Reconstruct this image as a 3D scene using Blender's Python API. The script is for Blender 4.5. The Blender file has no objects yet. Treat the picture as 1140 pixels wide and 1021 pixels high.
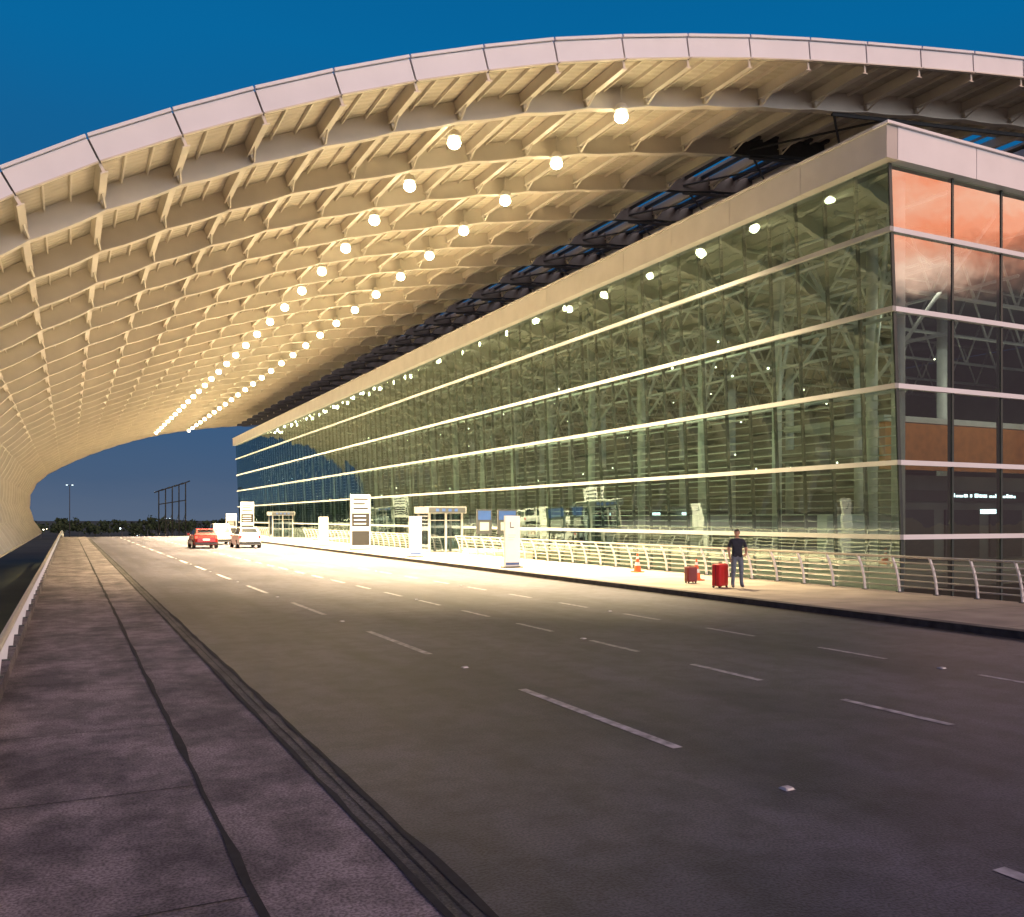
import bpy, math, random
from mathutils import Vector, Matrix
random.seed(7)
S=bpy.context.scene
S.view_settings.view_transform='Standard'
try: S.view_settings.look='None'
except Exception: pass
S.view_settings.exposure=0
C=bpy.context.collection

# ---------------------------------------------------------------- materials
MATS={}
def nt(name):
    m=bpy.data.materials.new(name); m.use_nodes=True
    return m,m.node_tree,m.node_tree.nodes,m.node_tree.links
def mat(name,col,rough=.5,metal=0,var=.12,scale=3.0,bump=0,bscale=40,emit=0,ecol=None,stretch=None):
    if name in MATS: return MATS[name]
    m,t,N,L=nt(name); b=N['Principled BSDF']
    tc=N.new('ShaderNodeTexCoord'); mp=N.new('ShaderNodeMapping'); L.new(tc.outputs['Object'],mp.inputs[0])
    if stretch: mp.inputs['Scale'].default_value=stretch
    no=N.new('ShaderNodeTexNoise'); no.inputs['Scale'].default_value=scale; no.inputs['Detail'].default_value=6
    L.new(mp.outputs[0],no.inputs['Vector'])
    cr=N.new('ShaderNodeValToRGB'); L.new(no.outputs[0],cr.inputs[0])
    cr.color_ramp.elements[0].position=.3; cr.color_ramp.elements[1].position=.7
    cr.color_ramp.elements[0].color=tuple(c*(1-var) for c in col)+(1,)
    cr.color_ramp.elements[1].color=tuple(min(1,c*(1+var)) for c in col)+(1,)
    L.new(cr.outputs[0],b.inputs['Base Color'])
    b.inputs['Roughness'].default_value=rough; b.inputs['Metallic'].default_value=metal
    if bump:
        n2=N.new('ShaderNodeTexNoise'); n2.inputs['Scale'].default_value=bscale; L.new(tc.outputs['Object'],n2.inputs['Vector'])
        bp=N.new('ShaderNodeBump'); bp.inputs['Strength'].default_value=bump; bp.inputs['Distance'].default_value=.02
        L.new(n2.outputs[0],bp.inputs['Height']); L.new(bp.outputs[0],b.inputs['Normal'])
    if emit:
        b.inputs['Emission Color'].default_value=(ecol or col)+(1,); b.inputs['Emission Strength'].default_value=emit
    MATS[name]=m; return m

def glass_mat(name,tint,refl,base,gain,rough=.015):
    m,t,N,L=nt(name); N.remove(N['Principled BSDF']); out=N['Material Output']
    tr=N.new('ShaderNodeBsdfTransparent'); tr.inputs[0].default_value=tint+(1,)
    gl=N.new('ShaderNodeBsdfGlossy'); gl.inputs[0].default_value=refl+(1,); gl.inputs['Roughness'].default_value=rough
    tc=N.new('ShaderNodeTexCoord'); no=N.new('ShaderNodeTexNoise'); no.inputs['Scale'].default_value=.7
    L.new(tc.outputs['Object'],no.inputs['Vector'])
    bp=N.new('ShaderNodeBump'); bp.inputs['Strength'].default_value=.14; bp.inputs['Distance'].default_value=.05
    L.new(no.outputs[0],bp.inputs['Height']); L.new(bp.outputs[0],gl.inputs['Normal'])
    lw=N.new('ShaderNodeLayerWeight'); lw.inputs[0].default_value=.5
    pw=N.new('ShaderNodeMath'); pw.operation='POWER'; pw.inputs[1].default_value=3; L.new(lw.outputs['Facing'],pw.inputs[0])
    ma=N.new('ShaderNodeMath'); ma.operation='MULTIPLY_ADD'; ma.inputs[1].default_value=gain; ma.inputs[2].default_value=base; ma.use_clamp=True
    L.new(pw.outputs[0],ma.inputs[0])
    mx=N.new('ShaderNodeMixShader'); L.new(ma.outputs[0],mx.inputs[0]); L.new(tr.outputs[0],mx.inputs[1]); L.new(gl.outputs[0],mx.inputs[2])
    L.new(mx.outputs[0],out.inputs[0]); MATS[name]=m; return m

def asphalt(name,ca,cb,streak=.6,big=.25,rough=.6,st=(1,.6,1)):
    m,t,N,L=nt(name); b=N['Principled BSDF']
    tc=N.new('ShaderNodeTexCoord')
    def noise(scale,st,det=6):
        mp=N.new('ShaderNodeMapping'); mp.inputs['Scale'].default_value=st; L.new(tc.outputs['Object'],mp.inputs[0])
        n=N.new('ShaderNodeTexNoise'); n.inputs['Scale'].default_value=scale; n.inputs['Detail'].default_value=det; L.new(mp.outputs[0],n.inputs['Vector']); return n
    a=noise(big,st,8); a.inputs['Roughness'].default_value=.68; s=noise(1.2,(1.5,.05,1),4); f=noise(48,(1,1,1),3); q=noise(2.3,(1,1,1),8); q.inputs['Roughness'].default_value=.7
    cr=N.new('ShaderNodeValToRGB'); L.new(a.outputs[0],cr.inputs[0]); e=cr.color_ramp.elements
    e[0].position=.40; e[0].color=ca+(1,); e[1].position=.60; e[1].color=cb+(1,)
    def mul(x,src,p0,c0,p1,fac):
        m1=N.new('ShaderNodeMix'); m1.data_type='RGBA'; m1.blend_type='MULTIPLY'; m1.inputs[0].default_value=fac
        c2=N.new('ShaderNodeValToRGB'); L.new(src.outputs[0],c2.inputs[0]); c2.color_ramp.elements[0].position=p0; c2.color_ramp.elements[0].color=(c0,c0,c0,1); c2.color_ramp.elements[1].position=p1
        L.new(x,m1.inputs[6]); L.new(c2.outputs[0],m1.inputs[7]); return m1.outputs[2]
    x=mul(cr.outputs[0],s,.35,.5,.6,streak)
    x=mul(x,q,.42,.45,.54,.6)
    x=mul(x,f,.38,.3,.58,.8)
    L.new(x,b.inputs['Base Color']); b.inputs['Roughness'].default_value=rough
    bp=N.new('ShaderNodeBump'); bp.inputs['Strength'].default_value=.5; bp.inputs['Distance'].default_value=.01
    L.new(f.outputs[0],bp.inputs['Height']); L.new(bp.outputs[0],b.inputs['Normal'])
    MATS[name]=m; return m

def deckmat():
    m,t,N,L=nt('canopy_decking'); b=N['Principled BSDF']
    tc=N.new('ShaderNodeTexCoord')
    w=N.new('ShaderNodeTexWave'); w.bands_direction='Y'; w.inputs['Scale'].default_value=.9; w.inputs['Distortion'].default_value=0
    L.new(tc.outputs['Object'],w.inputs['Vector'])
    no=N.new('ShaderNodeTexNoise'); no.inputs['Scale'].default_value=.5; no.inputs['Detail'].default_value=5; L.new(tc.outputs['Object'],no.inputs['Vector'])
    cr=N.new('ShaderNodeValToRGB'); L.new(no.outputs[0],cr.inputs[0]); cr.color_ramp.elements[0].position=.3; cr.color_ramp.elements[1].position=.7
    cr.color_ramp.elements[0].color=(.46,.42,.34,1); cr.color_ramp.elements[1].color=(.66,.60,.48,1)
    L.new(cr.outputs[0],b.inputs['Base Color']); b.inputs['Roughness'].default_value=.5
    bp=N.new('ShaderNodeBump'); bp.inputs['Strength'].default_value=.6; bp.inputs['Distance'].default_value=.06
    L.new(w.outputs[0],bp.inputs['Height']); L.new(bp.outputs[0],b.inputs['Normal'])
    MATS['deck']=m; return m

ASPH=asphalt('asphalt',(.064,.060,.090),(.128,.120,.165),rough=.5); DECK=deckmat()
CONC=asphalt('walkway_concrete',(.15,.13,.145),(.38,.33,.345),streak=.3,big=.9,rough=.8,st=(1,.7,1))
STEELW=mat('white_painted_steel',(.70,.64,.54),.45,var=.08,scale=.8)
FASC=mat('fascia_panel',(.82,.82,.84),.4,var=.05,scale=.6)
ALUM=mat('aluminium_trim',(.50,.48,.45),.4,var=.08,scale=.8)
BAND=mat('band_trim',(.34,.35,.34),.45,var=.12,scale=.8)
DARK=mat('dark_steel',(.05,.055,.06),.5)
MULL=mat('mullion_dark',(.05,.065,.062),.4)
CONC2=mat('pavement_concrete',(.30,.26,.22),.85,var=.22,scale=1.0,bump=.3,bscale=50)
KERB=mat('kerb_dark',(.05,.045,.045),.9,var=.4,scale=4)
JOINT=mat('joint_dark',(.02,.02,.022),.9,var=.3,scale=9)
PAINT=mat('road_paint',(.38,.37,.40),.7,var=.5,scale=7)
RAILM=mat('rail_steel',(.5,.47,.42),.35,metal=.4,var=.1)
GL=glass_mat('facade_glass',(.38,.50,.46),(.58,.74,.72),.22,.75)
GLE=glass_mat('end_glass',(.56,.64,.61),(.97,.9,.88),.33,.6)
GROUND=mat('grass_ground',(.05,.055,.03),.95,var=.4,scale=.05)
INTW=mat('interior_wall',(.16,.18,.17),.7,var=.35,scale=.35)
INTF=mat('interior_floor',(.3,.28,.24),.3,var=.2,scale=1)
INTS=mat('interior_steel',(.66,.68,.66),.4,var=.08)
ORANGE=mat('orange_wall',(.6,.22,.06),.6,var=.15)
LAMPE=mat('lamp_lens',(1,.9,.65),emit=25,ecol=(1,.84,.52))
INTL=mat('interior_lamp',(1,.95,.8),emit=9,ecol=(1,.88,.62))
COOLL=mat('cool_lamp',(.8,.95,1),emit=5,ecol=(.75,.95,1))
WHITE=mat('white_paint',(.8,.8,.8),.35,var=.04)
BLACK=mat('black_plastic',(.015,.015,.017),.5)
RUBBER=mat('rubber',(.02,.02,.02),.8)

# ---------------------------------------------------------------- mesh builder
class MB:
    def __init__(s): s.v=[];s.f=[];s.m=[];s.mats=[]
    def mi(s,m):
        if m not in s.mats: s.mats.append(m)
        return s.mats.index(m)
    def face(s,idx,m): s.f.append(tuple(idx)); s.m.append(s.mi(m))
    def quad(s,a,b,c,d,m):
        n=len(s.v); s.v+= [tuple(a),tuple(b),tuple(c),tuple(d)]; s.face((n,n+1,n+2,n+3),m)
    def hexa(s,p,m): # p: 8 pts bottom4 top4
        n=len(s.v); s.v+=[tuple(q) for q in p]
        for q in ((0,3,2,1),(4,5,6,7),(0,1,5,4),(1,2,6,5),(2,3,7,6),(3,0,4,7)): s.face([n+i for i in q],m)
    def box(s,x0,x1,y0,y1,z0,z1,m,rz=0,piv=None):
        p=[(x0,y0,z0),(x1,y0,z0),(x1,y1,z0),(x0,y1,z0),(x0,y0,z1),(x1,y0,z1),(x1,y1,z1),(x0,y1,z1)]
        if rz:
            px,py=piv or ((x0+x1)/2,(y0+y1)/2); c,sn=math.cos(rz),math.sin(rz)
            p=[(px+(a-px)*c-(b-py)*sn,py+(a-px)*sn+(b-py)*c,z) for a,b,z in p]
        s.hexa(p,m)
    def tube(s,p0,p1,r0,r1=None,n=8,m=None,cap=True):
        r1=r0 if r1 is None else r1
        p0=Vector(p0);p1=Vector(p1);d=(p1-p0)
        if d.length<1e-6:return
        d.normalize(); a=Vector((0,0,1)) if abs(d.z)<.9 else Vector((1,0,0))
        u=d.cross(a).normalized(); w=d.cross(u); k=len(s.v)
        for c,r in ((p0,r0),(p1,r1)):
            for i in range(n):
                t=2*math.pi*i/n; s.v.append(tuple(c+u*math.cos(t)*r+w*math.sin(t)*r))
        for i in range(n):
            j=(i+1)%n; s.face((k+i,k+j,k+n+j,k+n+i),m)
        if cap:
            s.face([k+i for i in range(n)][::-1],m); s.face([k+n+i for i in range(n)],m)
    def ball(s,c,r,m,n=10,sc=(1,1,1)):
        k=len(s.v); R=n//2+1
        for i in range(R+1):
            ph=math.pi*i/R
            for j in range(n):
                th=2*math.pi*j/n
                s.v.append((c[0]+r*sc[0]*math.sin(ph)*math.cos(th),c[1]+r*sc[1]*math.sin(ph)*math.sin(th),c[2]+r*sc[2]*math.cos(ph)))
        for i in range(R):
            for j in range(n):
                s.face((k+i*n+j,k+(i+1)*n+j,k+(i+1)*n+(j+1)%n,k+i*n+(j+1)%n),m)
    def obj(s,name,parent=None,smooth=False,bevel=0):
        me=bpy.data.meshes.new(name); me.from_pydata(s.v,[],s.f); 
        for m in s.mats: me.materials.append(m)
        me.polygons.foreach_set('material_index',s.m)
        if smooth: me.polygons.foreach_set('use_smooth',[True]*len(s.f))
        me.update(); o=bpy.data.objects.new(name,me); C.objects.link(o)
        if parent: o.parent=parent
        if bevel:
            b=o.modifiers.new('b','BEVEL'); b.width=bevel; b.segments=2; b.limit_method='ANGLE'
        return o
def empty(name,loc=(0,0,0),rz=0):
    e=bpy.data.objects.new(name,None); e.location=loc; e.rotation_euler=(0,0,rz); C.objects.link(e); return e

# ---------------------------------------------------------------- camera
cam=bpy.data.cameras.new('camera'); co=bpy.data.objects.new('camera',cam); C.objects.link(co); S.camera=co
cam.sensor_width=36; cam.lens=1000/1140*36; cam.shift_y=66.5/1140; cam.clip_end=6000; cam.clip_start=.05
TH=math.atan(494/1000); co.location=(0,0,2.2); co.rotation_euler=(math.radians(90),0,-TH)

# ---------------------------------------------------------------- world
W=bpy.data.worlds.new('World'); S.world=W; W.use_nodes=True
N=W.node_tree.nodes; L=W.node_tree.links; bg=N['Background']
def mth(op,a=None,b=None,c=None,clamp=False):
    n=N.new('ShaderNodeMath'); n.operation=op; n.use_clamp=clamp
    for i,x in enumerate((a,b,c)):
        if x is None: continue
        if isinstance(x,(int,float)): n.inputs[i].default_value=x
        else: L.new(x,n.inputs[i])
    return n.outputs[0]
def sstep(x,a,b):
    n=N.new('ShaderNodeMapRange'); n.interpolation_type='SMOOTHSTEP'; n.inputs[1].default_value=a; n.inputs[2].default_value=b; L.new(x,n.inputs[0]); return n.outputs[0]
tc=N.new('ShaderNodeTexCoord'); sp=N.new('ShaderNodeSeparateXYZ'); L.new(tc.outputs['Generated'],sp.inputs[0])
mpn=N.new('ShaderNodeMapping'); mpn.inputs['Scale'].default_value=(2.2,2.2,8); L.new(tc.outputs['Generated'],mpn.inputs[0])
cn=N.new('ShaderNodeTexNoise'); cn.inputs['Scale'].default_value=1.6; cn.inputs['Detail'].default_value=7; L.new(mpn.outputs[0],cn.inputs['Vector'])
zs=mth('MULTIPLY_ADD',cn.outputs[0],.08,mth('SUBTRACT',sp.outputs[2],.04))
ramp=N.new('ShaderNodeValToRGB'); L.new(zs,ramp.inputs[0])
r=ramp.color_ramp; r.elements[0].position=0; r.elements[0].color=(.095,.135,.21,1); r.elements[1].position=1; r.elements[1].color=(0,.05,.2,1)
for p,c in ((.04,(.06,.11,.20,1)),(.12,(.03,.095,.215,1)),(.28,(.006,.105,.27,1)),(.45,(.0,.13,.34,1))):
    e=r.elements.new(p); e.color=c
dp=N.new('ShaderNodeVectorMath'); dp.operation='DOT_PRODUCT'; dp.inputs[1].default_value=(.42,-.9,0); L.new(tc.outputs['Generated'],dp.inputs[0])
west=sstep(dp.outputs['Value'],.1,.75)
zz=mth('MULTIPLY_ADD',cn.outputs[0],.12,mth('SUBTRACT',sp.outputs[2],.06))
up=sstep(zz,.215,.27); dn=mth('SUBTRACT',1,sstep(sp.outputs[2],.45,.85))
band=mth('MULTIPLY',mth('MULTIPLY',up,dn),west)
cc=N.new('ShaderNodeValToRGB'); L.new(cn.outputs[0],cc.inputs[0]); cc.color_ramp.elements[0].position=.38; cc.color_ramp.elements[0].color=(1.0,.33,.17,1); cc.color_ramp.elements[1].position=.6; cc.color_ramp.elements[1].color=(1.0,.70,.52,1)
m0=N.new('ShaderNodeMix'); m0.data_type='RGBA'; L.new(west,m0.inputs[0]); L.new(ramp.outputs[0],m0.inputs[6]); m0.inputs[7].default_value=(.07,.055,.07,1)
mx=N.new('ShaderNodeMix'); mx.data_type='RGBA'; L.new(band,mx.inputs[0]); L.new(m0.outputs[2],mx.inputs[6])
sc=N.new('ShaderNodeVectorMath'); sc.operation='SCALE'; sc.inputs['Scale'].default_value=2.4; L.new(cc.outputs[0],sc.inputs[0]); L.new(sc.outputs[0],mx.inputs[7])
sky=N.new('ShaderNodeTexSky'); sky.sky_type='NISHITA'; sky.sun_disc=False; sky.sun_elevation=math.radians(1); sky.sun_rotation=math.radians(155)
ad=N.new('ShaderNodeMix'); ad.data_type='RGBA'; ad.blend_type='ADD'; ad.inputs[0].default_value=.004
L.new(mx.outputs[2],ad.inputs[6]); L.new(sky.outputs[0],ad.inputs[7]); L.new(ad.outputs[2],bg.inputs[0]); bg.inputs[1].default_value=1.0
# soft after-glow from behind the camera
sl=bpy.data.lights.new('sun','SUN'); sl.energy=1.25; sl.angle=math.radians(25); sl.color=(.92,.92,1)
so=bpy.data.objects.new('sun',sl); C.objects.link(so); so.rotation_euler=(math.radians(80),0,math.radians(12))

# ---------------------------------------------------------------- ground + road
def zr(y): return 0 if y<105 else -.0004*(y-105)**2
g=MB(); g.quad((-3000,-3000,-6),(3000,-3000,-6),(3000,3000,-6),(-3000,3000,-6),GROUND); g.obj('ground')
YS=[-40+4*i for i in range(37)]+[106+3*i for i in range(32)]
def strip(mb,x0,x1,z,m,ys=YS,z1=None):
    z1=z if z1 is None else z1
    for a,b in zip(ys[:-1],ys[1:]):
        mb.quad((x0,a,z+zr(a)),(x1,a,z1+zr(a)),(x1,b,z1+zr(b)),(x0,b,z+zr(b)),m)
rd=MB(); strip(rd,1.9,15.5,0,ASPH)
strip(rd,.97,1.9,.002,CONC)
rd.obj('road')
vd=MB(); UND=mat('viaduct_concrete',(.22,.21,.2),.9,var=.2)
strip(vd,-.9,20.85,-1.0,UND); strip(vd,-.9,-.9,-1,UND,z1=.2); strip(vd,20.85,20.85,-1,UND,z1=.15)
for y in range(-30,190,18):
    for x in (2,18): vd.tube((x,y,-6),(x,y,-1.0+zr(y)),.7,n=16,m=UND)
vd.obj('viaduct')
wl=MB()
strip(wl,-.72,.97,.02,CONC)
strip(wl,-.9,-.72,.2,CONC); strip(wl,-.72,-.72,.02,CONC,z1=.2)
y=-4.3
while y<110:
    wl.quad((-.7,y,.025),(.95,y,.025),(.95,y+.012,.025),(-.7,y+.012,.025),JOINT); y+=2.4
ysn=[-5+.5*i for i in range(110*2)]
random.seed(3)
def wob(mb,x,w,z,amp,m):
    xs=[x+random.uniform(-amp,amp) for _ in ysn]; ws=[w*random.uniform(.5,1.4) for _ in ysn]
    for i in range(len(ysn)-1):
        a,b=ysn[i],ysn[i+1]
        mb.quad((xs[i]-ws[i]/2,a,z),(xs[i]+ws[i]/2,a,z),(xs[i+1]+ws[i+1]/2,b,z),(xs[i+1]-ws[i+1]/2,b,z),m)
wob(wl,.96,.06,.028,.008,JOINT)
wob(wl,1.88,.05,.012,.006,JOINT); wob(wl,2.1,.06,.012,.010,JOINT); wob(wl,1.99,.012,.012,.004,JOINT)
strip(wl,1.86,2.11,.006,asphalt('gutter_concrete',(.07,.064,.07),(.15,.14,.145),streak=.5,big=1.2,rough=.7),ys=[v for v in YS if v<110])
wl.obj('walkway')
pv=MB(); strip(pv,15.8,20.85,.15,CONC2); strip(pv,15.5,15.8,.15,mat('kerb_top',(.11,.10,.095),.9,var=.4,scale=3)); strip(pv,15.5,15.5,0,KERB,z1=.15)
strip(pv,15.3,15.5,.004,KERB,ys=[v for v in YS if v<110])
y=-4
while y<110:
    pv.quad((15.8,y,.154),(20.8,y,.154),(20.8,y+.02,.154),(15.8,y+.02,.154),KERB); y+=2.5
pv.obj('pavement')
# markings
mk=MB()
def dashes(x,start,ln,per,w=.12,end=112):
    y=start
    while y<end:
        for i in range(3):
            a=y+ln*i/3; b=y+ln*(i+1)/3
            mk.quad((x-w/2,a,.005),(x+w/2,a,.005),(x+w/2,b,.005),(x-w/2,b,.005),PAINT)
        y+=per
dashes(5.23,.4-6.6,3.3,6.6); dashes(8.42,-2.3,1.5,2.93,.11); dashes(11.46,-2,1.4,3.0,.10)
mk.obj('road_marking')
st=MB()
for k in range(16):
    for x,y in ((5.23,5.55+6.6*k),(8.42,5.3+8.8*k),(11.46,9+9*k)):
        st.hexa([(x-.05,y-.05,.003),(x+.05,y-.05,.003),(x+.05,y+.05,.003),(x-.05,y+.05,.003),(x-.035,y-.025,.022),(x+.035,y-.025,.022),(x+.035,y+.025,.022),(x-.035,y+.025,.022)],PAINT)
        st.box(x-.03,x+.03,y-.047,y-.040,.006,.018,WHITE)
st.obj('road_stud')

# ---------------------------------------------------------------- canopy
ctrl=[(-2.6,-6.2),(-4.4,-4),(-6.3,-1.3),(-7.3,2),(-7.0,5),(-5.2,7.9),(-2.1,10.0),(1,11.7),(5,13.5),(9.5,15.2),(14,16.55),(18,17.5),(24,18.5),(30,19.15),(38.5,19.8),(48,20),(58,19.7),(68,19)]
def cr_(p0,p1,p2,p3,t):
    return tuple(.5*((2*b)+(-a+c)*t+(2*a-5*b+4*c-d)*t*t+(-a+3*b-3*c+d)*t**3) for a,b,c,d in zip(p0,p1,p2,p3))
dense=[]
for i in range(1,len(ctrl)-2):
    for k in range(40): dense.append(cr_(ctrl[i-1],ctrl[i],ctrl[i+1],ctrl[i+2],k/40))
dense=[(x,z+2.2) for x,z in dense]
arc=[0]
for a,b in zip(dense[:-1],dense[1:]): arc.append(arc[-1]+math.dist(a,b))
def at(s):
    s=max(0,min(arc[-1]-1e-4,s))
    import bisect
    i=bisect.bisect_right(arc,s)-1; i=min(i,len(dense)-2); t=(s-arc[i])/(arc[i+1]-arc[i])
    return (dense[i][0]*(1-t)+dense[i+1][0]*t,dense[i][1]*(1-t)+dense[i+1][1]*t)
SP=2.75
s75=next(arc[i] for i in range(len(dense)) if dense[i][0]>.75 and dense[i][1]>10)
s0=s75%SP
NODES=[at(s0+i*SP) for i in range(int((arc[-1]-s0)/SP)+1)]
def nrm(i,P):
    a=P[max(0,i-1)];b=P[min(len(P)-1,i+1)]; d=math.dist(a,b); return ((b[1]-a[1])/d,-(b[0]-a[0])/d)
NN=[nrm(i,NODES) for i in range(len(NODES))]
def yy(x,s): return 32-.16*x+s
def off(i,o,s):
    x=NODES[i][0]+NN[i][0]*o; z=NODES[i][1]+NN[i][1]*o
    return (x,yy(NODES[i][0],s),z)
LEN=158
canopy=empty('canopy_roof')
dk=MB()
nn=len(NODES)
for i in range(nn-1):
    xm=(NODES[i][0]+NODES[i+1][0])/2
    b=LEN
    if NODES[i][1]>10 and 31<xm<36.5: b=8.5
    if NODES[i][1]>10 and 42<xm<47: b=6
    a=0.05
    dk.quad(off(i,0,a),off(i+1,0,a),off(i+1,0,b),off(i,0,b),DECK)
    dk.quad(off(i,-.3,a),off(i,-.3,b),off(i+1,-.3,b),off(i+1,-.3,a),DECK)
dk.obj('decking',canopy)
rb=MB()
def swp(mb,o0,o1,s,hw,m,sub=4,scal=0):
    for i in range(nn-1):
        mm_=DARK if (s>8 and NODES[i][1]>10 and 30.0<(NODES[i][0]+NODES[i+1][0])/2<37.5) else m
        for k in range(sub):
            pts=[]
            for t in (k/sub,(k+1)/sub):
                px=NODES[i][0]*(1-t)+NODES[i+1][0]*t; pz=NODES[i][1]*(1-t)+NODES[i+1][1]*t
                nx=NN[i][0]*(1-t)+NN[i+1][0]*t; nz=NN[i][1]*(1-t)+NN[i+1][1]*t
                sg=scal*math.sin(math.pi*t)
                yv=yy(px,s)
                pts.append([(px+nx*(o0+(sg if o0>.3 else 0)),pz+nz*(o0+(sg if o0>.3 else 0))),(px+nx*(o1+sg),pz+nz*(o1+sg)),yv])
            A,B=pts
            mb.hexa([(A[0][0],A[2]-hw,A[0][1]),(B[0][0],B[2]-hw,B[0][1]),(B[0][0],B[2]+hw,B[0][1]),(A[0][0],A[2]+hw,A[0][1]),
                     (A[1][0],A[2]-hw,A[1][1]),(B[1][0],B[2]-hw,B[1][1]),(B[1][0],B[2]+hw,B[1][1]),(A[1][0],A[2]+hw,A[1][1])],mm_)
RIBS=[3.0+5.5*k for k in range(29)]
for s in RIBS:
    swp(rb,.01,.78,s,.04,STEELW,scal=.06,sub=3)
    swp(rb,.78,.83,s,.17,STEELW,scal=.06,sub=3)
    # stiffeners
    for i in range(nn):
        a=NODES[i];n_=NN[i];y0=yy(a[0],s)
        tx,tz=-n_[1],n_[0]
        p=[]
        for o in (.01,.78):
            for dx,dy in ((-.04,-.2),(.04,-.2),(.04,.2),(-.04,.2)):
                p.append((a[0]+n_[0]*o+tx*dx,y0+dy,a[1]+n_[1]*o+tz*dx))
        rb.hexa(p,STEELW)
rb.obj('arch_ribs',canopy)
pu=MB()
def purl(P,n_,o0,o1,hw,a,b,m=None):
    tx,tz=-n_[1],n_[0]
    A=[];B=[]
    for o,d in ((o0,-hw),(o0,hw),(o1,hw),(o1,-hw)):
        x=P[0]+n_[0]*o+tx*d; z=P[1]+n_[1]*o+tz*d
        A.append((x,yy(P[0],a),z)); B.append((x,yy(P[0],b),z))
    pu.hexa([A[0],A[1],B[1],B[0],A[3],A[2],B[2],B[3]],m or STEELW)
for i in range(nn):
    purl(NODES[i],NN[i],.02,.46,.05,0,LEN); purl(NODES[i],NN[i],.46,.50,.13,0,LEN)
    if i<nn-1:
        for t in (.33,.67):
            P=tuple(NODES[i][k]*(1-t)+NODES[i+1][k]*t for k in (0,1)); n2=tuple(NN[i][k]*(1-t)+NN[i+1][k]*t for k in (0,1))
            purl(P,n2,.01,.14,.03,0,LEN)
# knee braces from purlins to ribs
for s in RIBS[:14]:
    for i in range(0,nn):
        a=NODES[i];n_=NN[i]
        for sg in (-1,1):
            p0=(a[0]+n_[0]*.76,yy(a[0],s)+sg*.2,a[1]+n_[1]*.76); p1=(a[0]+n_[0]*.48,yy(a[0],s)+sg*.95,a[1]+n_[1]*.48)
            pu.tube(p0,p1,.05,n=4,m=STEELW)
pu.obj('purlins',canopy)
fs=MB()
def fascia(sgn,s):
    for i in range(nn-1):
        e=.012
        def Q(t,o,dy):
            P=tuple(NODES[i][k]*(1-t)+NODES[i+1][k]*t for k in (0,1)); n2=tuple(NN[i][k]*(1-t)+NN[i+1][k]*t for k in (0,1))
            return (P[0]+n2[0]*o,yy(P[0],s)+dy,P[1]+n2[1]*o)
        for (o0,o1,y0,y1,m) in ((.15,-.6,-.12,-.02,FASC),(-.62,-.72,-.22,-.02,FASC),(.2,.155,-.2,-.02,STEELW)):
            fs.hexa([Q(e,o0,y0),Q(1-e,o0,y0),Q(1-e,o0,y1),Q(e,o0,y1),Q(e,o1,y0),Q(1-e,o1,y0),Q(1-e,o1,y1),Q(e,o1,y1)],m)
        fs.quad(Q(0,.2,-.0),Q(1,.2,-.0),Q(1,-.6,-.0),Q(0,-.6,-.0),DARK)
fascia(1,0); fascia(1,LEN+.2)
fs.obj('edge_fascia',canopy)
# lattice over the skylight
lt=MB()
for s in [3+5.5*k for k in range(29)]:
    P0=(31,yy(31,s),2.2+18.3);P1=(47,yy(47,s),2.2+18.9)
    lt.tube(P0,P1,.09,m=DARK,n=6)
    if s>4:
        lt.tube((31,yy(31,s),20.9),(36.4,yy(36.4,s-5.5),21.4),.06,m=DARK,n=5)
        lt.tube((31,yy(31,s-5.5),20.9),(36.4,yy(36.4,s),21.4),.06,m=DARK,n=5)
for x in (31.2,32.2,33.2,34.2,35.2,36.2): 
    z=2.2+19.2+(x-31)*.08
    lt.tube((x,yy(x,8),z),(x,yy(x,LEN),z),.13,m=DARK,n=6)
lt.obj('skylight_lattice',canopy)
# lamps
lm=MB()
LP=[(14.57,35+5.5*k,18.0) for k in range(27)]+[(20.5,31.3+5.5*k,18.8) for k in range(28)]
for k,(x,y,z) in enumerate(LP):
    lm.tube((x,y,z+.24),(x,y,z+.5),.33,.2,n=12,m=STEELW)
    lm.tube((x,y,z+.5),(x,y,z+1.3),.03,n=6,m=STEELW)
    lm.ball((x,y,z),.29,LAMPE,n=14,sc=(1,1,.85))
    ld=bpy.data.lights.new('lamp_light','SPOT'); ld.energy=40000; ld.color=(1,.77,.44); ld.spot_size=math.radians(94); ld.spot_blend=.65; ld.shadow_soft_size=.35
    lo=bpy.data.objects.new('lamp_light',ld); lo.location=(x,y,z-.45); C.objects.link(lo); lo.parent=canopy
lm.obj('ceiling_lamps',canopy,smooth=True)
# added uplight strips, hidden below the viaduct edges, to brighten the canopy underside
def area(name,loc,sx,sy,e,col,rot,parent=None):
    l=bpy.data.lights.new(name,'AREA'); l.shape='RECTANGLE'; l.size=sx; l.size_y=sy; l.energy=e; l.color=col
    o=bpy.data.objects.new(name,l); o.location=loc; o.rotation_euler=rot; C.objects.link(o)
    if parent:o.parent=parent
    return o
upl=empty('added_uplight')
um=MB(); um.box(22.2,22.8,22,188,-1.45,-1.2,DARK); um.box(-1.35,-.92,24,190,-.75,-.5,DARK); um.obj('added_housing',upl)
area('fill_light_right',(22.5,105,-1.15),.5,166,16500,(1,.77,.43),(math.radians(180),math.radians(-28),0),upl)
area('fill_light_left',(-1.13,107,-.45),.3,166,4600,(1,.77,.43),(math.radians(180),0,0),upl)

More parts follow.
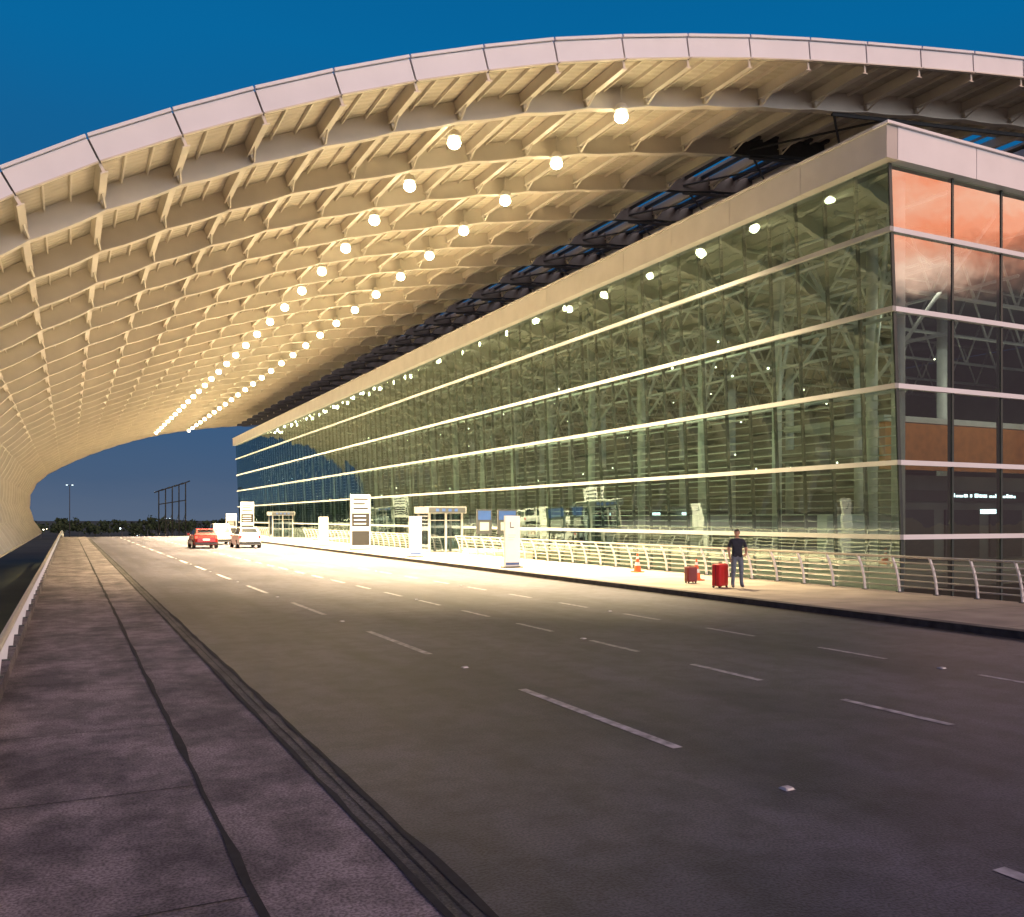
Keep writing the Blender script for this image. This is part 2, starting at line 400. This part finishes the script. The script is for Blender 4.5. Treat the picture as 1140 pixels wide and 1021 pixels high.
# ---------------------------------------------------------------- terminal building
term=empty('airport_terminal_building')
Y0,Y1=22.1,157.1
ZL=[-6,-2,1.54,4.14,6.8,9.46,12.2,14.55]
def fx(z): return 26-.6*(z-1.54)/13 if z>1.54 else 26
gm=MB(); mm=MB(); bm_=MB()
NP=90; dy=(Y1-Y0)/NP
random.seed(11)
j=lambda a:random.uniform(-a,a)
for zi in range(len(ZL)-1):
    z0,z1=ZL[zi],ZL[zi+1]
    for k in range(NP):
        a=Y0+k*dy;b=a+dy; t=j(.010);u=j(.010)
        gm.quad((fx(z0)+t,a,z0),(fx(z1)+u,a,z1),(fx(z1)-t,b,z1),(fx(z0)-u,b,z0),GL)
    x=26;k=0
    while x<62:
        w=2.7; gm.quad((max(x,fx(z0)) if x>26 else fx(z0),Y0+j(.006),z0),(x+w,Y0+j(.006),z0),(x+w,Y0+j(.006),z1),(x if x>26 else fx(z1),Y0+j(.006),z1),GLE); x+=w
        gm.quad((x-w,Y1,z0),(x,Y1,z0),(x,Y1,z1),(x-w,Y1,z1),GL)
gm.obj('glazing',term)
for k in range(NP+1):
    a=Y0+k*dy
    mm.hexa([(26.02,a-.035,-6),(26.16,a-.035,-6),(26.16,a+.035,-6),(26.02,a+.035,-6),(26.02,a-.035,1.54),(26.16,a-.035,1.54),(26.16,a+.035,1.54),(26.02,a+.035,1.54)],MULL)
    X=fx(14.55)
    mm.hexa([(26.02,a-.035,1.54),(26.16,a-.035,1.54),(26.16,a+.035,1.54),(26.02,a+.035,1.54),(X+.02,a-.035,14.55),(X+.16,a-.035,14.55),(X+.16,a+.035,14.55),(X+.02,a+.035,14.55)],MULL)
x=28.7
while x<62:
    mm.box(x-.05,x+.05,Y0-.03,Y0+.16,-6,14.5,MULL); mm.box(x-.04,x+.04,Y1-.16,Y1-.02,-6,14.55,MULL); x+=2.7
mm.obj('mullions',term)
for z in ZL[2:-1]:
    h=.085; X=fx(z)
    bm_.box(X-.13,X+.05,Y0-.12,Y1+.1,z-h,z+h,BAND); bm_.box(X+.05,62,Y0-.12,Y0+.05,z-h,z+h,FASC)
bm_.box(25.92,26.05,Y0-.05,Y1,-2.1,-1.9,ALUM)
X=fx(14.55)
# parapet (fascia box) with panel joints
y=Y0-.35
while y<Y1:
    e=min(y+4.05,Y1+.3); bm_.box(X-.42,X+.1,y+.012,e-.012,14.5,15.62,ALUM); y+=4.05
x=X+.1
while x<62:
    bm_.box(x+.012,x+4.03,Y0-.35,Y0+.1,14.5,15.62,FASC); x+=4.05
bm_.box(X-.5,62,Y0-.45,Y0+.2,15.625,15.72,FASC); bm_.box(X-.5,X+.2,Y0+.21,Y1+.3,15.625,15.72,ALUM)
bm_.obj('bands_and_parapet',term)
it=MB()
it.box(26.3,62,Y0+.3,Y1-.3,14.6,14.9,INTW)
it.box(26.3,62,Y0+.3,Y1-.3,-.3,.2,INTF)
it.box(61.6,62,Y0+.3,Y1-.3,-6,14.5,INTW)
it.box(26.4,62,Y0+.3,Y1-.3,-6.0,-5.9,INTF)
it.box(31,61,Y0+5.0,Y0+5.3,4.3,6.3,ORANGE); it.box(31,61,Y0+5.05,Y0+11,6.35,6.6,INTS)
it.box(33,61,Y0+7,Y0+7.2,.2,4.2,INTW)
for k in range(6): it.box(34+k*3.2,36.4+k*3.2,Y0+6.9,Y0+6.98,.3,2.6,DARK)
it.box(34,44,Y0+6.8,Y0+6.9,3.0,3.5,DARK)
random.seed(9)
xx=37.5
while xx<42:
    w=random.choice((.12,.18,.25)); it.box(xx,xx+w,Y0+6.77,Y0+6.79,3.2,3.2+random.choice((.1,.14,.18)),COOLL); xx+=w+random.choice((.06,.08,.2))
# mezzanine balcony further in
it.box(36,61,Y0+14,Y1-10,5.6,6.0,INTW)
for k in range(40):
    y=Y0+12+k*3; it.box(34+random.random()*3,38+random.random()*6,y,y+random.uniform(.3,2.2),.2,random.choice((2.4,3.0,1.2,2.8)),random.choice((INTW,DARK,INTF,WHITE)))
# horizontal sun blades behind lower glazing
for z in [1.8+.26*i for i in range(9)]+[4.45+.33*i for i in range(7)]:
    X=fx(z)+.35
    it.box(X,X+.1,Y0+.4,Y1-1,z,z+.035,INTS)
it.obj('interior_structure',term)
tr=MB()
per=5.4
k=0; y=Y0+3.9
while y<Y1-4:
    tr.tube((29,y,.2),(29,y,14.6),.22,n=10,m=INTS)
    tr.tube((40,y,.2),(40,y,14.6),.25,n=8,m=INTS)
    for dyy in (-per/2,per/2):
        tr.tube((29,y,7.5),(27,y+dyy,14.4),.08,n=6,m=INTS)
        tr.tube((29,y,7.5),(33,y+dyy,14.4),.08,n=6,m=INTS)
    for z in (11.6,14.2): tr.tube((27,y,z),(60,y,z),.09,n=6,m=INTS)
    for q in range(12):
        x=27+q*2.75
        tr.tube((x,y,11.6),(x+1.37,y,14.2),.06,n=5,m=INTS); tr.tube((x+1.37,y,14.2),(x+2.75,y,11.6),.06,n=5,m=INTS)
    y+=per
for z,x in ((14.2,29),(11.6,29),(11.6,33),(14.2,36),(9.0,29),(12.2,26.6),(9.46,26.7),(6.8,26.8)):
    tr.tube((x,Y0+.4,z),(x,Y1-1,z),.07,n=6,m=INTS)
y=Y0+1
while y<Y1-6:
    tr.tube((29,y,11.6),(29,y+per/2,14.2),.06,n=5,m=INTS);tr.tube((29,y+per/2,14.2),(29,y+per,11.6),.06,n=5,m=INTS)
    y+=per
# end wall posts
for x in (27.1,34.8,42.9,51): tr.tube((x,Y0+1,.2),(x,Y0+1,14.5),.24,n=14,m=INTS)
tr.obj('steel_trusses',term,smooth=True)
li=MB(); random.seed(5)
y=Y0+4
while y<Y1-2:
    for x,z in ((30.5,10.9),(36,11.2),(44,11.2),(33,5.2),(38,5.3),(50,10.5)):
        if random.random()<.4: li.ball((x+j(.6),y+j(1.5),z+j(.5)),random.choice((.05,.06,.08)),INTL,n=6)
    if random.random()<.3: li.box(37,37.1,y,y+random.uniform(.4,1.6),2.4,2.6,COOLL)
    y+=3.2
li.obj('interior_lamps',term)
area('interior_light',(43,90,10.8),28,125,3000,(.97,1,.86),(0,0,0),term)
area('interior_light_end',(39,Y0+3.6,11.2),18,3,900,(1,.9,.72),(0,0,0),term)
area('interior_light_low',(43,90,5.4),10,125,2400,(1,.9,.66),(0,0,0),term)
# entrance footbridges
for ya,yb in ((49.5,56),(88,95)):
    b=MB(); b.box(20.87,25.9,ya,yb,-.4,.14,CONC2); b.obj('entrance_footbridge')

# entrance vestibules
VG=glass_mat('vestibule_glass',(.35,.42,.45),(.8,.9,1),.2,.6)
BLUE=mat('blue_sign',(.03,.07,.22),.4,emit=.1,ecol=(.05,.12,.4))
def vestibule(y):
    v=MB(); w=2.1; d=1.8
    for x in (0,w/2,w):
        for yq in (0,d): v.box(x-.06,x+.06,yq-.06,yq+.06,0,2.35,BAND)
    v.box(-.2,w+.2,-.25,d+.25,2.35,2.75,BAND); v.box(-.12,w+.12,-.32,-.26,2.38,2.70,DARK)
    for z in (.9,1.9): v.box(.06,w-.06,-.03,.03,z,z+.05,BAND)
    for i in range(2):
        x=i*w/2; v.quad((x+.06,0,.05),(x+w/2-.06,0,.05),(x+w/2-.06,0,2.3),(x+.06,0,2.3),VG); v.quad((x+.06,d,.05),(x+w/2-.06,d,.05),(x+w/2-.06,d,2.3),(x+.06,d,2.3),VG)
    v.quad((0,.06,.05),(0,d-.06,.05),(0,d-.06,2.3),(0,.06,2.3),VG)
    for i in range(4): v.box(.3+i*.4,.5+i*.4,-.335,-.322,2.46,2.62,BLUE)
    o=v.obj('entrance_vestibule'); o.location=(19.3,y,.15); return o
vestibule(50.2); vestibule(96)
def banner(x,y,w=1.3):
    v=MB(); v.box(0,w,-.06,.06,1.1,2.6,DARK); v.box(.08,w-.08,-.075,-.061,1.95,2.5,BLUE); v.box(.2,w-.2,-.075,-.061,1.3,1.8,BAND)
    for q in (.1,w-.1): v.tube((q,0,0),(q,0,1.3),.035,m=DARK)
    o=v.obj('gate_sign'); o.location=(x,y,.15); return o
banner(22.2,49.8,1.0); banner(23.6,49.8,1.3)

# ---------------------------------------------------------------- railings
rr=MB()
def railing(mb,x,y0,y1,z,H,lean,step,nr,m,r=.022,sgn=-1):
    n=max(1,round((y1-y0)/step)); 
    for k in range(n+1):
        y=y0+(y1-y0)*k/n; q=z+zr(y)
        pts=[(x,q),(x+sgn*lean*.15,q+H*.35),(x+sgn*lean*.5,q+H*.7),(x+sgn*lean,q+H)]
        for a,b in zip(pts[:-1],pts[1:]):
            mb.hexa([(a[0]-.035,y-.02,a[1]),(a[0]+.035,y-.02,a[1]),(a[0]+.035,y+.02,a[1]),(a[0]-.035,y+.02,a[1]),(b[0]-.035,y-.02,b[1]),(b[0]+.035,y-.02,b[1]),(b[0]+.035,y+.02,b[1]),(b[0]-.035,y+.02,b[1])],WHITE if m is RAILM else m)
        mb.box(x-.08,x+.08,y-.06,y+.06,q,q+.02,DARK)
    ys=[y0]+[v for v in YS if y0<v<y1]+[y1]
    for i in range(nr):
        t=(i+1)/nr; xx=x+sgn*lean*(t**1.7)+.05*(-sgn if t<1 else 0); zz_=z+H*t
        for a,b in zip(ys[:-1],ys[1:]): mb.tube((xx,a,zz_+zr(a)),(xx,b,zz_+zr(b)),r*(1.5 if i==nr-1 else 1),n=8,m=m,cap=False)
railing(rr,20.7,2,48.8,.15,1.0,.30,1.2,6,RAILM); railing(rr,20.7,57,87,.15,1.0,.30,1.2,6,RAILM); railing(rr,20.7,99,180,.15,1.0,.3,1.2,6,RAILM)
rr.obj('guard_railing')
rl=MB(); railing(rl,-.81,-2,190,.2,.62,.14,1.5,4,RAILM,r=.028,sgn=1); rl.obj('guard_railing')

# ---------------------------------------------------------------- totem signs
def totem(x,y,h=2.15,w=.68):
    t=MB(); t.box(-w/2-.08,w/2+.08,-.2,.2,0,.06,DARK); t.box(-w/2,w/2,-.07,.07,.06,h,WHITE)
    t.box(-w/2+.03,w/2-.03,-.078,-.071,.12,.22,BLUE)
    t.box(-.13,-.09,-.078,-.071,h-.5,h-.25,DARK); t.box(-.088,.06,-.078,-.071,h-.5,h-.46,DARK)
    for i in range(3): t.box(-w/2+.14,w/2-.2-.05*i,-.078,-.071,h-.8-i*.1,h-.785-i*.1,ALUM)
    o=t.obj('totem_sign',bevel=.01); o.location=(x,y,.15); return o
totem(16.5,33.4); totem(16.5,45); totem(16.8,65.3)
def bigsign(x,y,h=3.6,w=1.3):
    t=MB(); t.box(-w/2,w/2,-.15,.15,0,.08,DARK); t.box(-w/2,w/2,-.1,.1,.08,h,WHITE)
    t.box(-w/2+.06,w/2-.06,-.11,-.101,h*.42,h*.66,BLACK); t.box(-w/2+.06,w/2-.06,-.11,-.101,h*.08,h*.34,BLACK)
    for i in range(3): t.box(-w/2+.15,w/2-.15-.2*(i%2),-.11,-.101,h*.9-i*.3,h*.93-i*.3,BLACK)
    for i in range(3): t.box(-w/2+.2,w/2-.3,-.118,-.111,h*.46+i*.25,h*.48+i*.25,WHITE)
    o=t.obj('information_sign',bevel=.01); o.location=(x,y,.15); return o
bigsign(17.1,57); bigsign(17.3,99.5,3.8,1.4); bigsign(17.6,112,2.6,1.2)

# ---------------------------------------------------------------- cars
def car(x,y,paint,tall=0,lit=False):
    root=empty('parked_car',(x,y,zr(y)))
    st_=[# y, halfw, zbot, zbelt
        (-2.0,.62,.42,.78),(-1.93,.78,.28,.95),(-1.6,.85,.22,1.0),(-.6,.87,.2,.98),(.5,.87,.2,.96),(1.2,.85,.22,.9),(1.75,.78,.26,.78),(1.98,.6,.38,.62)]
    b=MB(); rings=[]
    for (yy_,hw,z0,z1) in st_:
        k=len(b.v)
        pr=[(-hw*.9,z0),(-hw,z0+.15),(-hw,(z0+z1)/2),(-hw*.96,z1-.04),(-hw*.86,z1),(hw*.86,z1),(hw*.96,z1-.04),(hw,(z0+z1)/2),(hw,z0+.15),(hw*.9,z0)]
        for px,pz in pr: b.v.append((px,yy_,pz))
        rings.append(k)
    n=10
    for a,c in zip(rings[:-1],rings[1:]):
        for i in range(n): b.face((a+i,a+(i+1)%n,c+(i+1)%n,c+i),paint)
    b.face([rings[0]+i for i in range(n)][::-1],paint); b.face([rings[-1]+i for i in range(n)],paint)
    T=1.45+tall
    gs=[(-1.88,.74,.97,.74,.98),(-1.55,.72,.99,.60,T-.05),(-.9,.73,.99,.61,T),(.1,.73,.98,.60,T-.02),(.55,.73,.96,.62,T-.2),(1.15,.72,.91,.68,.93)]
    GW=mat('car_window',(.02,.025,.03),.1)
    rg=[]
    for (yy_,w0,z0,w1,z1) in gs:
        k=len(b.v); b.v+=[(-w0,yy_,z0-.03),(-w1,yy_,z1),(w1,yy_,z1),(w0,yy_,z0-.03)]; rg.append(k)
    for q,(a,c) in enumerate(zip(rg[:-1],rg[1:])):
        b.face((a,a+1,c+1,c),paint); b.face((a+1,a+2,c+2,c+1),paint); b.face((a+2,a+3,c+3,c+2),paint)
    # glass panes a little proud
    def lerp(A,B,t): return tuple(A[i]*(1-t)+B[i]*t for i in range(3))
    def pane(P,off_,u0,u1,v0,v1):
        A,B,C_,D=[tuple(Vector(p)+Vector(off_)) for p in P]
        f=lambda u,v: lerp(lerp(A,B,u),lerp(D,C_,u),v)
        b.quad(f(u0,v0),f(u1,v0),f(u1,v1),f(u0,v1),GW)
    V=b.v
    pane((V[rg[0]],V[rg[0]+3],V[rg[1]+2],V[rg[1]+1]),(0,-.012,.008),.08,.92,.12,.88)
    pane((V[rg[5]],V[rg[5]+3],V[rg[4]+2],V[rg[4]+1]),(0,.012,.008),.06,.94,.1,.92)
    for s_,o1,o2 in ((-1,0,1),(1,3,2)):
        for q in (1,2,3):
            pane((V[rg[q]+o1],V[rg[q+1]+o1],V[rg[q+1]+o2],V[rg[q]+o2]),(s_*.012,0,0),.06,.94,.14,.86)
    b.obj('body',root,bevel=.03)
    d=MB(); TL=mat('tail_lamp_lit',(.6,.02,.01),.3,emit=3,ecol=(1,.05,.02)) if lit else mat('tail_lamp',(.45,.02,.02),.25)
    for s_ in (-1,1):
        d.box(s_*.68-.09,s_*.68+.09,-1.99,-1.9,.72,.94,TL)
        d.box(s_*.6-.12,s_*.6+.12,1.86,1.95,.6,.72,WHITE)
        d.box(s_*.93-.09,s_*.93+.07,.6,.72,.95,1.08,paint)
        for yy_ in (-1.25,1.25):
            d.tube((s_*.68,yy_,.31),(s_*.88,yy_,.31),.31,n=20,m=RUBBER); d.tube((s_*.86,yy_,.31),(s_*.895,yy_,.31),.19,n=12,m=RAILM)
    d.box(-.24,.24,-2.02,-2.0,.6,.72,WHITE); d.box(-.75,.75,-2.0,-1.9,.3,.46,BLACK); d.box(-.5,.5,-1.72,-1.6,T-.03,T,paint)
    d.obj('details',root)
    return root
CR=mat('car_red',(.22,.008,.008),.25,var=.03); CW=mat('car_white',(.62,.62,.62),.25,var=.03)
car(8.95,70,CR,0,True); car(11.95,69.5,CW,.08); car(11.4,79,CW,.3)

# ---------------------------------------------------------------- cones, luggage
def cone(x,y):
    c=MB(); O=mat('cone_orange',(.75,.13,.03),.5,var=.1)
    c.box(-.19,.19,-.19,.19,0,.035,O)
    hs=[(.035,.145),(.25,.105),(.38,.08),(.5,.058),(.6,.04),(.7,.028)]
    ms=[O,WHITE,O,WHITE,O]
    for (a,ra),(b_,rb_),m in zip(hs[:-1],hs[1:],ms): c.tube((0,0,a),(0,0,b_),ra,rb_,n=18,m=m)
    o=c.obj('traffic_cone'); o.location=(x,y,.154); return o
cone(18.6,23.9); cone(19.4,28.5)
def suitcase(x,y,w,h,m,rz,handle=True):
    c=MB(); c.box(-w/2,w/2,-.14,.14,.05,h,m)
    o=c.obj('suitcase',bevel=.04); o.location=(x,y,.154); o.rotation_euler=(0,0,rz)
    d=MB()
    for i in range(5): d.box(-w/2+.07+i*(w-.14)/4-.008,-w/2+.07+i*(w-.14)/4+.008,-.148,-.141,.12,h-.08,m)
    for sx in (-1,1):
        for sy in (-1,1): d.tube((sx*(w/2-.05)-.015,sy*.1,.035),(sx*(w/2-.05)+.015,sy*.1,.035),.035,n=10,m=RUBBER)
        if handle: d.tube((sx*.09,.08,h),(sx*.09,.08,h+.28),.01,n=6,m=RAILM)
    if handle: d.tube((-.11,.08,h+.28),(.11,.08,h+.28),.018,n=6,m=BLACK)
    d.tube((-.08,0,h+.03),(.08,0,h+.03),.015,n=6,m=BLACK)
    d.box(-w/2-.006,w/2+.006,-.006,.006,.06,h-.02,BLACK)
    q=d.obj('trim',o); return o
RED=mat('suitcase_red',(.5,.015,.02),.35,var=.06); RED2=mat('suitcase_maroon',(.2,.02,.02),.45,var=.08)
suitcase(17.25,21.05,.5,.70,RED,.35,False); suitcase(17.6,22.9,.34,.52,RED2,-.2,False)

# ---------------------------------------------------------------- person
def person(x,y,z,rz):
    root=empty('person',(x,y,z),rz)
    V=[];E=[];R=[]
    def a(p,r,par=None):
        V.append(p);R.append(r if isinstance(r,tuple) else (r,r))
        if par is not None:E.append((par,len(V)-1))
        return len(V)-1
    pel=a((0,0,.95),(.15,.11)); sp1=a((0,.0,1.10),(.14,.105),pel); ch=a((0,.005,1.30),(.17,.115),sp1); nb=a((0,.012,1.44),(.085,.07),ch); a((0,.0,1.53),(.053,.056),nb)
    hands=[]
    for s in (-1,1):
        sh=a((s*.175,.01,1.405),.062,ch)
        if s<0: el=a((s*.245,.03,1.14),.046,sh); wr=a((s*.235,-.06,.92),.031,el); pm=a((s*.23,-.085,.85),(.036,.02),wr)
        else: el=a((s*.27,.02,1.15),.046,sh); wr=a((s*.22,-.17,1.0),.031,el); pm=a((s*.18,-.23,.985),(.036,.02),wr)
        hands.append((s,V[wr],V[pm]))
        hp=a((s*.095,0,.87),.098,pel); kn=a((s*.11,-.015 if s<0 else -.05,.50),.068,hp); an=a((s*.125,.03 if s<0 else 0,.11),.05,kn); a((s*.125,.045 if s<0 else .015,.055),.045,an); a((s*.15,-.15,.045),(.045,.035),an)
    me=bpy.data.meshes.new('body'); me.from_pydata(V,E,[]); o=bpy.data.objects.new('body_tmp',me); C.objects.link(o)
    md=o.modifiers.new('s','SKIN'); 
    for i,r_ in enumerate(R): me.skin_vertices[0].data[i].radius=r_
    me.skin_vertices[0].data[0].use_root=True
    o.modifiers.new('u','SUBSURF').levels=2
    dg=bpy.context.evaluated_depsgraph_get(); dg.update(); nm=bpy.data.meshes.new_from_object(o.evaluated_get(dg)); bpy.data.objects.remove(o)
    SH=mat('shirt_dark',(.02,.025,.04),.9,var=.2,scale=12); JE=mat('jeans',(.13,.16,.22),.9,var=.25,scale=10); SK=mat('skin',(.42,.24,.16),.55,var=.05); SO=mat('shoe',(.07,.07,.08),.6); HR=mat('hair',(.015,.011,.009),.7,var=.3,scale=40)
    nm.materials.clear()
    for m in (SH,JE,SK,SO): nm.materials.append(m)
    for p in nm.polygons:
        c=p.center; arm=abs(c.x)>.195 or (c.y<-.12 and c.z>.8)
        if c.z<.105: k=3
        elif c.z<.93 and not (abs(c.x)>.19 and c.z>.78 ): k=1
        elif arm and c.z<1.2: k=2
        elif c.z>1.465: k=2
        else: k=0
        p.material_index=k; p.use_smooth=True
    b=bpy.data.objects.new('body',nm); C.objects.link(b); b.parent=root
    h=MB()
    # head: deformed ellipsoid
    hc=(0,-.012,1.615); n=20; k0=len(h.v); Rr=14
    for i in range(Rr+1):
        ph=math.pi*i/Rr
        for q in range(n):
            th=2*math.pi*q/n; dx=math.sin(ph)*math.cos(th);dyv=math.sin(ph)*math.sin(th);dz=math.cos(ph)
            wx=.076*(1-.22*max(0,-dz)); wy=.095*(1-.12*max(0,-dz))
            yv=hc[1]+dyv*wy; zv=hc[2]+dz*.115; xv=dx*wx
            if dyv<-.2 and -.75<dz<-.1: yv-=.006
            h.v.append((xv,yv,zv))
    for i in range(Rr):
        for q in range(n):
            f=(k0+i*n+q,k0+(i+1)*n+q,k0+(i+1)*n+(q+1)%n,k0+i*n+(q+1)%n)
            h.face(f,SK)
    h.tube((0,-.105,1.625),(0,-.125,1.597),.008,.015,n=8,m=SK)
    for s in (-1,1):
        h.ball((s*.077,-.005,1.61),.026,SK,n=8,sc=(.35,.7,1.1)); h.ball((s*.03,-.098,1.63),.010,WHITE,n=8); h.ball((s*.03,-.106,1.63),.005,BLACK,n=6); h.box(s*.03-.017,s*.03+.017,-.108,-.098,1.648,1.653,HR)
    h.ball((0,-.102,1.568),.02,mat('lips',(.35,.12,.1),.5),n=8,sc=(1.1,.4,.3))
    # hair cap
    k0=len(h.v)
    for i in range(9):
        ph=math.pi*.56*i/8
        for q in range(24):
            th=2*math.pi*q/24; lim=1 if math.sin(th)>-.3 else .62
            p2=ph*lim; h.v.append((math.sin(p2)*math.cos(th)*.083,hc[1]+.006+math.sin(p2)*math.sin(th)*.101,hc[2]+.004+math.cos(p2)*.123+random.uniform(-.002,.002)))
    for i in range(8):
        for q in range(24): h.face((k0+i*24+q,k0+(i+1)*24+q,k0+(i+1)*24+(q+1)%24,k0+i*24+(q+1)%24),HR)
    ho=h.obj('head',root,smooth=True); 
    # turn head to its right
    T=Matrix.Translation((0,-.0,1.55))@Matrix.Rotation(-.5,4,'Z')@Matrix.Rotation(.12,4,'X')@Matrix.Translation((0,0,-1.55)); ho.data.transform(T)
    f=MB()
    for s,w,p in hands:
        w=Vector(w);p=Vector(p);d=(p-w).normalized(); side=Vector((0,1,0)) if abs(d.y)<.6 else Vector((0,0,1)); side=(side-d*side.dot(d)).normalized()
        nr_=d.cross(side); curl=nr_*(1 if nr_.x*s<0 else -1)
        for q,(of,ln) in enumerate(((-.028,.07),(-.010,.08),(.010,.075),(.026,.058))):
            a0=p+side*of; a1=a0+d*ln*.5+curl*.005; a2=a1+d*ln*.35+curl*.015; a3=a2+d*ln*.2+curl*.018
            f.tube(a0,a1,.0095,.009,m=SK);f.tube(a1,a2,.009,.008,m=SK);f.tube(a2,a3,.008,.006,m=SK)
        t0=w+d*.025-side*.02; t1=t0+d*.03-side*.025+curl*.008; t2=t1+d*.03-side*.004+curl*.008
        f.tube(t0,t1,.012,.010,m=SK); f.tube(t1,t2,.010,.007,m=SK)
    f.obj('fingers',root,smooth=True)
    return root
person(17.55,20.65,.154,-.45)

# ---------------------------------------------------------------- far background
def street_lamp(x,y,z0,h):
    s=MB(); s.tube((0,0,0),(0,0,h),.13,.07,n=8,m=DARK)
    for q in (-1,1): s.tube((0,0,h),(q*.6,0,h+.2),.05,n=6,m=DARK); s.box(q*.6-.3,q*.6+.3,-.15,.15,h+.2,h+.34,DARK); s.box(q*.6-.2,q*.6+.2,-.13,.13,h+.12,h+.19,COOLL)
    o=s.obj('street_lamp'); o.location=(x,y,z0); return o
street_lamp(0.3,240,-6,16); street_lamp(28,300,-6,8)
def mast(x,y,h,w):
    s=MB()
    for i in range(5):
        px=i*w/4
        s.tube((px,0,0),(px,0,h*(.9+.03*i)),.17,.13,n=6,m=DARK); s.tube((px-.9,0,h*(.88+.03*i)),(px+.9,0,h*(.93+.03*i)),.13,n=5,m=DARK)
        if i: 
            s.tube((px-w/4,0,h*.3),(px,0,h*.6),.06,n=5,m=DARK)
    s.tube((0,0,h*.72),(w,0,h*.78),.12,n=6,m=DARK); s.tube((0,0,h*.5),(w,0,h*.5),.08,n=6,m=DARK)
    o=s.obj('steel_gantry'); o.location=(x,y,-6); return o
mast(17.3,205,15.5,5.4)
LEAF=mat('foliage',(.03,.05,.02),.9,var=.5,scale=.6)
tl=MB(); random.seed(21)
for k in range(170):
    x=random.uniform(-220,420); y=random.uniform(380,470); h=random.uniform(6,9.5); w=random.uniform(3,6)
    tl.tube((x,y,-6),(x,y,-6+h*.5),.3,.15,n=5,m=DARK)
    for c in range(7):
        cx=x+random.uniform(-w,w)*.7; cy=y+random.uniform(-w,w)*.6; cz=-6+h*random.uniform(.35,.85); r_=random.uniform(1,2.2)
        for l in range(22):
            d=Vector((random.gauss(0,1),random.gauss(0,1),random.gauss(0,.7))).normalized()*r_*random.uniform(.5,1)
            p=Vector((cx,cy,cz))+d; u=Vector((random.gauss(0,1),random.gauss(0,1),random.gauss(0,1))).normalized()*.45; w2=u.cross(d).normalized()*.4
            tl.quad(p-u-w2,p+u-w2,p+u+w2,p-u+w2,LEAF)
tl.obj('distant_tree_line')
dl=MB()
for k in range(12): dl.ball((random.uniform(-20,90),random.uniform(340,378),random.uniform(-4.5,-1)),random.choice((.12,.2,.3)),random.choice((INTL,COOLL)),n=6)
dl.obj('distant_city_lights')
